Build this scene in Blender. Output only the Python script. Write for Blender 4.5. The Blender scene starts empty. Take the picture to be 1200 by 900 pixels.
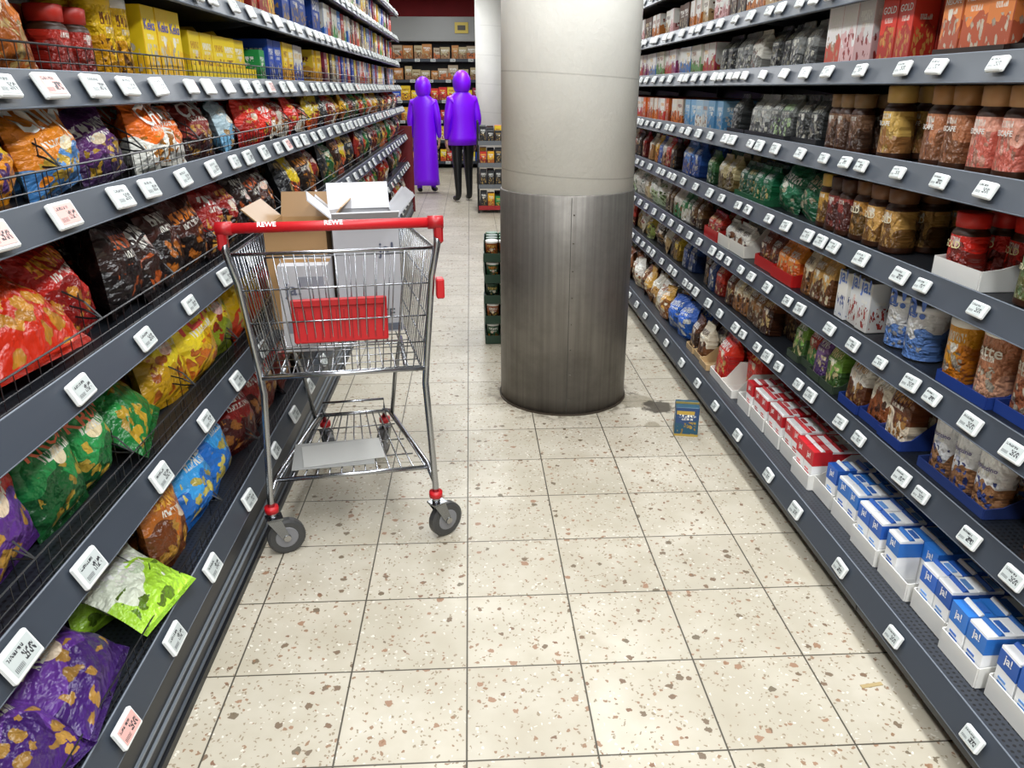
import bpy, math, random
from mathutils import Matrix, Vector
random.seed(7)
R=random.random
def U(a,b): return a+(b-a)*R()
scene=bpy.context.scene
try: scene.view_settings.view_transform='Standard'
except Exception: pass
COL=scene.collection

def lin(h):
    h=h.lstrip('#'); o=[]
    for i in (0,2,4):
        c=int(h[i:i+2],16)/255
        o.append(c/12.92 if c<=.04045 else ((c+.055)/1.055)**2.4)
    return tuple(o)
def T3(x,y,z): return Matrix.Translation((x,y,z))
def RZ(d): return Matrix.Rotation(math.radians(d),4,'Z')
def RX(d): return Matrix.Rotation(math.radians(d),4,'X')
def RY(d): return Matrix.Rotation(math.radians(d),4,'Y')

# ------------------------------------------------------------ node helpers
class NT:
    def __init__(s,name):
        s.mat=bpy.data.materials.new(name); s.mat.use_nodes=True
        s.t=s.mat.node_tree; s.t.nodes.clear()
        s.out=s.t.nodes.new('ShaderNodeOutputMaterial')
        s.b=s.t.nodes.new('ShaderNodeBsdfPrincipled')
        s.t.links.new(s.b.outputs[0],s.out.inputs[0])
    def put(s,sock,v):
        if hasattr(v,'is_output'): s.t.links.new(v,sock)
        elif isinstance(v,(tuple,list)):
            if sock.type=='RGBA': sock.default_value=(v[0],v[1],v[2],1)
            else: sock.default_value=tuple(v)[:3]
        else: sock.default_value=v
    def m(s,op,a,b=None,c=None,clamp=False):
        n=s.t.nodes.new('ShaderNodeMath'); n.operation=op; n.use_clamp=clamp
        s.put(n.inputs[0],a)
        if b is not None: s.put(n.inputs[1],b)
        if c is not None: s.put(n.inputs[2],c)
        return n.outputs[0]
    def mix(s,f,a,b,mode='MIX'):
        n=s.t.nodes.new('ShaderNodeMix'); n.data_type='RGBA'; n.blend_type=mode
        s.put(n.inputs[0],f); s.put(n.inputs[6],a); s.put(n.inputs[7],b)
        return n.outputs[2]
    def attr(s,name):
        n=s.t.nodes.new('ShaderNodeAttribute'); n.attribute_name=name; return n
    def comb(s,x,y,z):
        n=s.t.nodes.new('ShaderNodeCombineXYZ')
        s.put(n.inputs[0],x); s.put(n.inputs[1],y); s.put(n.inputs[2],z); return n.outputs[0]
    def sep(s,v):
        n=s.t.nodes.new('ShaderNodeSeparateXYZ'); s.put(n.inputs[0],v); return n.outputs
    def uv(s):
        n=s.t.nodes.new('ShaderNodeUVMap'); n.uv_map='UVMap'; return s.sep(n.outputs[0])
    def obj(s):
        return s.t.nodes.new('ShaderNodeTexCoord').outputs['Object']
    def noise(s,v,sc,det=3,rough=.5):
        n=s.t.nodes.new('ShaderNodeTexNoise'); s.put(n.inputs['Vector'],v)
        n.inputs['Scale'].default_value=sc; n.inputs['Detail'].default_value=det
        n.inputs['Roughness'].default_value=rough
        return n.outputs[0]
    def voro(s,v,sc,feat='F1'):
        n=s.t.nodes.new('ShaderNodeTexVoronoi'); n.feature=feat; s.put(n.inputs['Vector'],v)
        n.inputs['Scale'].default_value=sc; return n
    def band(s,x,a,b):
        return s.m('MULTIPLY',s.m('GREATER_THAN',x,a),s.m('LESS_THAN',x,b))
    def ramp(s,f,a,b):
        n=s.t.nodes.new('ShaderNodeMapRange'); s.put(n.inputs[0],f)
        n.inputs[1].default_value=a; n.inputs[2].default_value=b; return n.outputs[0]
    def bump(s,h,st,dist=.01):
        n=s.t.nodes.new('ShaderNodeBump'); n.inputs['Strength'].default_value=st
        n.inputs['Distance'].default_value=dist; s.put(n.inputs['Height'],h)
        s.t.links.new(n.outputs[0],s.b.inputs['Normal'])
    def fin(s,base,rough=.5,metal=0.,spec=.5):
        s.put(s.b.inputs['Base Color'],base); s.put(s.b.inputs['Roughness'],rough)
        s.put(s.b.inputs['Metallic'],metal); s.b.inputs['Specular IOR Level'].default_value=spec
        return s.mat

def printed(name,rough,metal=0,wr=False):
    n=NT(name); u,v,_=n.uv(); c1=n.attr('c1').outputs[0]; c2=n.attr('c2').outputs[0]; c3=n.attr('c3').outputs[0]
    sd=n.attr('sd').outputs[2]
    P=n.comb(u,v,n.m('MULTIPLY',sd,7.3))
    N=n.noise(P,2.6,1)
    lvl=n.m('MULTIPLY_ADD',N,.9,-.02)
    m2=n.m('LESS_THAN',v,lvl)
    col=n.mix(m2,c1,c2)
    wob=n.m('MULTIPLY_ADD',n.noise(P,9,2),.22,-.11)
    P2=n.comb(n.m('ADD',u,wob),n.m('SUBTRACT',n.m('MULTIPLY',v,1.25),wob),n.m('MULTIPLY',sd,7.3))
    vo=n.voro(P2,6.5)
    cr=n.sep(vo.outputs['Color'])[0]
    m3=n.m('MULTIPLY',n.m('LESS_THAN',vo.outputs['Distance'],.47),n.m('MULTIPLY',n.band(v,.06,.5),n.band(u,.1,.9)))
    m3=n.m('MULTIPLY',m3,n.m('GREATER_THAN',cr,.3))
    shade=n.mix(n.m('MULTIPLY',n.m('ADD',cr,vo.outputs['Distance']),.45),c3,(.04,.015,.005))
    col=n.mix(m3,col,shade)
    # emblem disc
    du=n.m('SUBTRACT',u,n.m('MULTIPLY_ADD',n.m('FRACT',n.m('MULTIPLY',sd,11.)),.3,.35)); dv=n.m('SUBTRACT',v,.56)
    dd=n.m('ADD',n.m('MULTIPLY',du,du),n.m('MULTIPLY',n.m('MULTIPLY',dv,dv),2.2))
    em=n.m('MULTIPLY',n.m('LESS_THAN',dd,.012),n.m('GREATER_THAN',n.m('FRACT',n.m('MULTIPLY',sd,17.)),.5))
    col=n.mix(em,col,n.mix(.5,c3,(.9,.9,.85)))
    L=n.noise(n.comb(n.m('MULTIPLY',u,15),n.m('MULTIPLY',v,9),sd),1.4,0)
    gap=n.m('GREATER_THAN',n.m('FRACT',n.m('MULTIPLY',u,8.5)),.22)
    mt=n.m('MULTIPLY',n.m('MULTIPLY',n.band(v,.66,.8),n.band(u,.13,.87)),n.m('MULTIPLY',gap,n.m('GREATER_THAN',L,.42)))
    mt=n.m('MULTIPLY',mt,n.m('LESS_THAN',sd,1.))
    col=n.mix(mt,col,n.mix(n.m('GREATER_THAN',n.m('FRACT',n.m('MULTIPLY',sd,5.)),.45),c3,(.85,.85,.8)))
    ms=n.m('MULTIPLY',n.band(v,.56,.63),n.m('MULTIPLY',n.band(u,.25,.75),n.m('GREATER_THAN',n.noise(n.comb(n.m('MULTIPLY',u,60),n.m('MULTIPLY',v,14),sd),1.,0),.5)))
    col=n.mix(ms,col,(.8,.78,.7))
    if wr:
        cre=n.m('ABSOLUTE',n.m('SUBTRACT',n.noise(P,5,2),.5))
        n.bump(n.m('ADD',n.noise(P,8,3),n.m('MULTIPLY',cre,1.5)),.6,.03)
    return n.fin(col,rough,metal,.5)
M_FOIL=printed('printed_foil',.3,0,True)
M_CARD=printed('printed_card',.45)
n=NT('plain_coloured'); M_PLAIN=n.fin(n.attr('c1').outputs[0],.42)
n=NT('polished_metal'); M_METAL=n.fin(n.attr('c1').outputs[0],.25,1.)
# electronic label screen
n=NT('label_screen'); u,v,_=n.uv(); sd=n.attr('sd').outputs[2]
a=n.noise(n.comb(n.m('MULTIPLY',u,34),n.m('MULTIPLY',v,5),n.m('MULTIPLY',sd,9)),1.3,0)
l1=n.m('MULTIPLY',n.m('MULTIPLY',n.band(v,.72,.88),n.band(u,.06,.7)),n.m('GREATER_THAN',a,.45))
l2=n.m('MULTIPLY',n.m('MULTIPLY',n.band(v,.2,.62),n.band(u,.5,.92)),n.m('GREATER_THAN',n.noise(n.comb(n.m('MULTIPLY',u,14),n.m('MULTIPLY',v,4),sd),1.6,0),.48))
l3=n.m('MULTIPLY',n.m('MULTIPLY',n.band(v,.12,.34),n.band(u,.06,.4)),n.m('GREATER_THAN',n.m('FRACT',n.m('MULTIPLY',u,22)),.5))
l=n.m('MAXIMUM',l1,n.m('MAXIMUM',l2,l3))
M_SCREEN=n.fin(n.mix(l,n.attr('c1').outputs[0],(.03,.03,.035)),.3)
# perforated steel
n=NT('perforated_steel'); o=n.sep(n.obj())
d1=n.m('SUBTRACT',n.m('FRACT',n.m('MULTIPLY',o[0],70)),.5); d2=n.m('SUBTRACT',n.m('FRACT',n.m('MULTIPLY',o[1],70)),.5)
dd=n.m('ADD',n.m('MULTIPLY',d1,d1),n.m('MULTIPLY',d2,d2))
M_PERF=n.fin(n.mix(n.m('LESS_THAN',dd,.07),n.attr('c1').outputs[0],(.004,.004,.005)),.4)
MATS=[M_FOIL,M_CARD,M_PLAIN,M_METAL,M_SCREEN,M_PERF]
FOIL,CARD,PLAIN,METAL,SCREEN,PERF=range(6)

# ------------------------------------------------------------ mesh builder
TXT={}
def text_mesh(s):
    if s in TXT: return TXT[s]
    cu=bpy.data.curves.new('t','FONT'); cu.body=s; cu.resolution_u=2; cu.offset=.018
    ob=bpy.data.objects.new('t',cu); COL.objects.link(ob)
    dg=bpy.context.evaluated_depsgraph_get(); dg.update()
    me=bpy.data.meshes.new_from_object(ob.evaluated_get(dg))
    vs=[v.co.copy() for v in me.vertices]; ps=[tuple(p.vertices) for p in me.polygons]
    bpy.data.objects.remove(ob); bpy.data.meshes.remove(me); bpy.data.curves.remove(cu)
    x0=min(v.x for v in vs); x1=max(v.x for v in vs); y0=min(v.y for v in vs)
    k=1/(x1-x0)
    r=([((v.x-x0)*k,(v.y-y0)*k) for v in vs],ps); TXT[s]=r; return r
W0=(0.,0.,0.)
class MB:
    def __init__(s): s.v=[];s.f=[];s.m=[];s.uv=[];s.c=[];s.sd=[];s.sm=[]
    def add(s,vs,fs,mat,cols,sd=0.,uvs=None,smooth=False):
        o=len(s.v); s.v+=[tuple(p) for p in vs]
        if len(cols)==3 and not isinstance(cols[0],tuple): cols=(cols,cols,cols)
        for k,f in enumerate(fs):
            s.f.append([i+o for i in f]); s.m.append(mat); s.c.append(cols); s.sd.append(sd); s.sm.append(smooth)
            if uvs is None: s.uv+=[(-1,-1)]*len(f)
            else: s.uv+=[uvs[i] for i in f]
    def box(s,T,x0,x1,y0,y1,z0,z1,mat,cols,sd=0.,ch=0.,pr=None):
        """chamfered box; front is -y and carries the print"""
        if isinstance(cols[0],float): cols=(cols,cols,cols)
        if ch<=0:
            P=[(x0,y0,z0),(x1,y0,z0),(x1,y0,z1),(x0,y0,z1),(x0,y1,z0),(x1,y1,z0),(x1,y1,z1),(x0,y1,z1)]
            F=[(0,1,2,3),(5,4,7,6),(4,0,3,7),(1,5,6,2),(3,2,6,7),(4,5,1,0)]
            uvf=[[(0,0),(1,0),(1,1),(0,1)]]*4+[[(-1,-1)]*4]*2
            o=len(s.v); s.v+=[tuple(T@Vector(p)) for p in P]
            for f,uu in zip(F,uvf):
                s.f.append([i+o for i in f]); s.m.append(mat); s.c.append(cols); s.sd.append(sd); s.sm.append(False); s.uv+=uu
            return
        xs=(x0,x1);ys=(y0,y1);zs=(z0,z1);idx={};P=[]
        for a in (0,1):
            for b in (0,1):
                for c in (0,1):
                    sx=1-2*a;sy=1-2*b;sz=1-2*c
                    for ax in range(3):
                        p=[xs[a]+sx*ch,ys[b]+sy*ch,zs[c]+sz*ch]; p[ax]=(xs,ys,zs)[ax][(a,b,c)[ax]]
                        idx[(a,b,c,ax)]=len(P);P.append(p)
        fs=[];u=[]
        q=[(0,0),(1,0),(1,1),(0,1)]
        def g(ax,val,seq):
            out=[]
            for (m_,n_) in seq:
                k=[0,0,0];o2=[i for i in range(3) if i!=ax];k[ax]=val;k[o2[0]]=m_;k[o2[1]]=n_
                out.append(idx[(k[0],k[1],k[2],ax)])
            return out
        for ax in range(3):
            for val in (0,1):
                seq=q if (val==1)!=(ax==1) else q[::-1]
                fs.append(g(ax,val,seq)); u.append([(a_,b_) for a_,b_ in seq] if ax!=2 else [(-1,-1)]*4)
        for ax in range(3):
            o2=[i for i in range(3) if i!=ax]
            for m_ in (0,1):
                for n_ in (0,1):
                    k=[0,0,0];k[o2[0]]=m_;k[o2[1]]=n_
                    k0=list(k);k0[ax]=0;k1=list(k);k1[ax]=1
                    fs.append([idx[(*k0,o2[0])],idx[(*k1,o2[0])],idx[(*k1,o2[1])],idx[(*k0,o2[1])]]);u.append([(-1,-1)]*4)
        for a in (0,1):
            for b in (0,1):
                for c in (0,1):
                    fs.append([idx[(a,b,c,0)],idx[(a,b,c,1)],idx[(a,b,c,2)]]);u.append([(-1,-1)]*3)
        o=len(s.v); s.v+=[tuple(T@Vector(p)) for p in P]
        for f,uu in zip(fs,u):
            s.f.append([i+o for i in f]); s.m.append(mat); s.c.append(cols); s.sd.append(sd); s.sm.append(False); s.uv+=uu
    def loft(s,T,rings,seg=14,ne=2.,sd=0.):
        """rings: (rx,ry,z,mat,cols) - mat/cols apply to the strip ABOVE the ring"""
        H=rings[-1][2]; vs=[];uv=[]
        for (rx,ry,z,_,_) in rings:
            for k in range(seg):
                a=2*math.pi*(k+.5)/seg; c=math.cos(a);sn=math.sin(a)
                q=(abs(c)**ne+abs(sn)**ne)**(-1/ne)
                vs.append(T@Vector((rx*q*c,ry*q*sn,z))); uv.append((.5+.5*q*c,z/H if H else 0))
        base=len(s.v)
        for r in range(len(rings)-1):
            fs=[(r*seg+k,r*seg+(k+1)%seg,(r+1)*seg+(k+1)%seg,(r+1)*seg+k) for k in range(seg)]
            cols=rings[r][4]
            if isinstance(cols[0],float): cols=(cols,cols,cols)
            for f in fs:
                s.f.append([i+base for i in f]);s.m.append(rings[r][3]);s.c.append(cols);s.sd.append(sd);s.sm.append(ne<3);s.uv+=[uv[i] for i in f]
        s.v+=[tuple(p) for p in vs]
        for r,rev in ((0,True),(len(rings)-1,False)):
            f=[base+r*seg+k for k in range(seg)]
            if rev: f=f[::-1]
            cols=rings[max(0,r-1)][4]
            if isinstance(cols[0],float): cols=(cols,cols,cols)
            s.f.append(f);s.m.append(PLAIN);s.c.append(cols);s.sd.append(0);s.sm.append(False);s.uv+=[(-1,-1)]*seg
    def bag(s,T,w,h,t,cols,sd,nx=8,nz=9,text=None,tc=(.9,.9,.85),tr=.62,tw=.74):
        ph=R()*6; sk=U(-.12,.12); bl=U(.9,1.3)
        def S(a,r,side,off=0.):
            rr=min(1,max(0,(r-.05)/.9))
            pr=(max(0,math.sin(math.pi*a))**.6)*(max(0,math.sin(math.pi*rr))**.5)*(bl-.4*(bl-.8)*rr*2)
            e=1-min(1,5*min(rr,1-rr))
            wr=.006*math.sin(a*19+ph)*e+.004*math.sin(r*13+a*9+ph*2)+.003*math.sin(r*23-a*15+ph)
            x=w*(a-.5)*(1-.09*math.sin(math.pi*rr))+sk*h*(r*r)*.4
            return T@Vector((x,side*(t/2*pr+(wr if pr>.2 else 0)+off)+.012*math.sin(a*7+ph)*(r>.9),h*r-.012*h*math.cos((a-.5)*5+ph)*(r>.8)))
        for side in (-1,1):
            vs=[];uv=[]
            for j in range(nz+1):
                r=j/nz; r=(0,.05)[j] if j<2 else (r if j<nz-1 else (.95,1)[j-nz+1])
                for i in range(nx+1):
                    vs.append(S(i/nx,r,side)); uv.append((i/nx,r))
            fs=[]
            for j in range(nz):
                for i in range(nx):
                    a=j*(nx+1)+i; f=(a,a+1,a+nx+2,a+nx+1)
                    fs.append(f if side<0 else f[::-1])
            s.add(vs,fs,FOIL,cols,sd,uv,True)
        if text:
            tv,tp=text_mesh(text); asp=w/h*tw
            vs=[S(.5-tw/2+a*tw,tr+b*asp*1.25+a*.05,-1,.006) for a,b in tv]
            s.add(vs,tp,PLAIN,tc)
    def ftext(s,T,txt,x0,x1,y,z,c,mat=PLAIN,zs=1.):
        tv,tp=text_mesh(txt); w=x1-x0
        s.add([T@Vector((x0+a*w,y,z+b*w*zs)) for a,b in tv],tp,mat,c)
    def prism(s,T,poly,x0,x1,mat,c):
        k=len(poly); vs=[T@Vector((x0,y,z)) for y,z in poly]+[T@Vector((x1,y,z)) for y,z in poly]
        fs=[tuple(range(k))[::-1],tuple(range(k,2*k))]+[(i,(i+1)%k,k+(i+1)%k,k+i) for i in range(k)]
        s.add(vs,fs,mat,c)
    def tube(s,T,pts,r,mat,c,seg=6,closed=False):
        P=[T@Vector(p) for p in pts]; n_=len(P); vs=[]
        for i,p in enumerate(P):
            a=P[i-1] if (i>0 or closed) else P[i]; b=P[(i+1)%n_] if (i<n_-1 or closed) else P[i]
            d=(b-a).normalized() if (b-a).length>1e-9 else Vector((0,0,1))
            up=Vector((0,0,1)) if abs(d.z)<.9 else Vector((0,1,0))
            x=d.cross(up).normalized(); y=d.cross(x)
            for k in range(seg):
                an=2*math.pi*k/seg; vs.append(p+x*math.cos(an)*r+y*math.sin(an)*r)
        fs=[]
        for i in range(n_ if closed else n_-1):
            j=(i+1)%n_
            for k in range(seg): fs.append((i*seg+k,i*seg+(k+1)%seg,j*seg+(k+1)%seg,j*seg+k))
        if not closed: fs+= [tuple(range(seg))[::-1],tuple((n_-1)*seg+k for k in range(seg))]
        s.add(vs,fs,mat,c,smooth=seg>4)
    def disc_x(s,T,r,w,mat,c,seg=20,rin=0.):
        prof=[(-w/2,r*.86),(-w*.35,r),(w*.35,r),(w/2,r*.86)]
        vs=[];
        for x,rr in prof:
            for k in range(seg):
                a=2*math.pi*k/seg; vs.append(T@Vector((x,rr*math.cos(a),rr*math.sin(a))))
        fs=[(i*seg+k,i*seg+(k+1)%seg,(i+1)*seg+(k+1)%seg,(i+1)*seg+k) for i in range(3) for k in range(seg)]
        fs+=[tuple(range(seg)),tuple(3*seg+k for k in range(seg))]
        s.add(vs,fs,mat,c)
    def make(s,name,parent=None,mats=None):
        me=bpy.data.meshes.new(name); me.from_pydata(s.v,[],s.f)
        for m_ in (mats or MATS): me.materials.append(m_)
        me.polygons.foreach_set('material_index',s.m); me.polygons.foreach_set('use_smooth',s.sm)
        ul=me.uv_layers.new(name='UVMap'); ul.data.foreach_set('uv',[c for p in s.uv for c in p])
        for k,nm in enumerate(('c1','c2','c3')):
            at=me.attributes.new(nm,'FLOAT_VECTOR','FACE'); at.data.foreach_set('vector',[x for c in s.c for x in c[k]])
        at=me.attributes.new('sd','FLOAT','FACE'); at.data.foreach_set('value',[float(x) for x in s.sd])
        me.update()
        ob=bpy.data.objects.new(name,me); COL.objects.link(ob)
        if parent: ob.parent=parent
        return ob
def empty(name,loc=(0,0,0)):
    e=bpy.data.objects.new(name,None); e.location=loc; e.empty_display_size=.1; COL.objects.link(e); return e
I4=Matrix.Identity(4)

# ------------------------------------------------------------ room shell
X0,X1,Y0,Y1,ZC=-3.2,3.6,-5.0,16.2,2.95
def shell(name,x0,x1,y0,y1,z0,z1,mat):
    mb=MB(); mb.box(I4,x0,x1,y0,y1,z0,z1,0,W0); return mb.make(name,mats=[mat])
n=NT('terrazzo_tiles'); oc=n.obj(); x,y,z=n.sep(oc)
gx=n.m('FRACT',n.m('DIVIDE',n.m('ADD',x,30.034),.3)); gy=n.m('FRACT',n.m('DIVIDE',n.m('ADD',y,30-1.317),.3))
ex=n.m('MINIMUM',gx,n.m('SUBTRACT',1.,gx)); ey=n.m('MINIMUM',gy,n.m('SUBTRACT',1.,gy))
e=n.m('MINIMUM',ex,ey)
g=n.m('SUBTRACT',1.,n.ramp(e,.005,.0095))
tid=n.comb(n.m('FLOOR',n.m('DIVIDE',n.m('ADD',x,30.034),.3)),n.m('FLOOR',n.m('DIVIDE',n.m('ADD',y,30-1.317),.3)),0.)
wn=n.t.nodes.new('ShaderNodeTexWhiteNoise'); n.put(wn.inputs['Vector'],tid)
vo_=n.t.nodes.new('ShaderNodeVectorMath'); vo_.operation='MULTIPLY_ADD'
n.put(vo_.inputs[0],wn.outputs['Color']); vo_.inputs[1].default_value=(7,7,7); n.put(vo_.inputs[2],oc)
pv=vo_.outputs[0]
dn=n.t.nodes.new('ShaderNodeTexNoise'); n.put(dn.inputs['Vector'],pv); dn.inputs['Scale'].default_value=70
dm=n.t.nodes.new('ShaderNodeVectorMath'); dm.operation='MULTIPLY_ADD'; n.put(dm.inputs[0],dn.outputs['Color']); dm.inputs[1].default_value=(.020,.020,0); n.put(dm.inputs[2],pv)
base=n.mix(n.ramp(n.noise(pv,9,4),.3,.7),lin('#b1a896'),lin('#c3bcad'))
base=n.mix(n.ramp(n.noise(oc,2.2,4),.35,.75),base,lin('#a39b89'))
base=n.mix(n.m('MULTIPLY',wn.outputs['Value'],.2),base,lin('#918979'))
v3=n.voro(dm.outputs[0],120); s3=n.sep(v3.outputs['Color'])
base=n.mix(n.m('MULTIPLY',n.m('GREATER_THAN',s3[0],.82),n.m('LESS_THAN',v3.outputs['Distance'],.38)),base,lin('#897b66'))
base=n.mix(n.m('MULTIPLY',n.m('MULTIPLY',n.m('GREATER_THAN',s3[1],.94),n.m('LESS_THAN',v3.outputs['Distance'],.4)),.7),base,lin('#d6d2c6'))
v1=n.voro(dm.outputs[0],34); s1=n.sep(v1.outputs['Color'])
c_=n.mix(s1[1],lin('#744c36'),lin('#625644')); c_=n.mix(n.m('GREATER_THAN',s1[2],.7),c_,lin('#8e6c54'))
thr=n.m('MULTIPLY_ADD',s1[1],.24,.15)
base=n.mix(n.m('MULTIPLY',n.m('MULTIPLY',n.m('GREATER_THAN',s1[0],.79),n.m('LESS_THAN',v1.outputs['Distance'],thr)),.92),base,c_)
v2=n.voro(dm.outputs[0],62); s2=n.sep(v2.outputs['Color'])
base=n.mix(n.m('MULTIPLY',n.m('MULTIPLY',n.m('GREATER_THAN',s2[0],.86),n.m('LESS_THAN',v2.outputs['Distance'],.3)),.85),base,lin('#826046'))
base=n.mix(g,base,lin('#413b31'))
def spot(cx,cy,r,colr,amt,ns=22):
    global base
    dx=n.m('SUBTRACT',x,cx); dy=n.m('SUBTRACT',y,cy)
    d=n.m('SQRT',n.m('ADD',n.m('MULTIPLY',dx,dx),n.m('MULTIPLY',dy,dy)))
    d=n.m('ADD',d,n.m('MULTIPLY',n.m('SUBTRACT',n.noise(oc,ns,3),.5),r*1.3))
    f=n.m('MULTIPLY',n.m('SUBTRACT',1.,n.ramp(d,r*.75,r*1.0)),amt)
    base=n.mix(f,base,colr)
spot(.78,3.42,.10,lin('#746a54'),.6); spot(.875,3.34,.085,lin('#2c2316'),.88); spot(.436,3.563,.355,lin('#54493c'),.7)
spot(.80,3.14,.04,lin('#6b6048'),.5)
M_FLOOR=n.fin(base,n.m('MULTIPLY_ADD',n.noise(oc,14,3),.25,.33),0.,.4)
shell('floor',X0,X1,Y0,Y1,-.05,0,M_FLOOR)
n=NT('ceiling_panels'); x,y,z=n.sep(n.obj())
gx=n.m('FRACT',n.m('DIVIDE',n.m('ADD',x,30),.6)); gy=n.m('FRACT',n.m('DIVIDE',n.m('ADD',y,30),.6))
g=n.m('LESS_THAN',n.m('MINIMUM',gx,gy),.03)
M_CEIL=n.fin(n.mix(g,lin('#dcdcd8'),lin('#8a8a88')),.8)
shell('ceiling',X0,X1,Y0,Y1,ZC,ZC+.05,M_CEIL)
def wallmat(name,c,c2):
    n=NT(name); return n.fin(n.mix(n.ramp(n.noise(n.obj(),3,5),.3,.7),lin(c),lin(c2)),.7)
M_WALL=wallmat('painted_wall','#b9b7b0','#c6c4bd'); M_RED=wallmat('red_paint','#9e1a22','#8c141c')
shell('wall_left',X0-.05,X0,Y0,Y1,0,ZC,M_WALL); shell('wall_right',X1,X1+.05,Y0,Y1,0,ZC,M_WALL)
shell('wall_back',X0,X1,Y1,Y1+.05,0,ZC,M_WALL); shell('wall_front',X0,X1,Y0-.05,Y0,0,ZC,M_WALL)
shell('trim_fascia',X0,X1,Y1-.62,Y1-.5,2.60,2.95,M_RED)

# ------------------------------------------------------------ colours
DK=lin('#22262c'); RAIL=lin('#343a43'); BLK=lin('#0c0c0e'); BACKC=lin('#131518'); TAG=lin('#b4bab8'); TAGB=lin('#dcdedc')
WIRE=lin('#101114'); WHITE=lin('#eeeeee'); REDC=lin('#b8141c')

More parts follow.
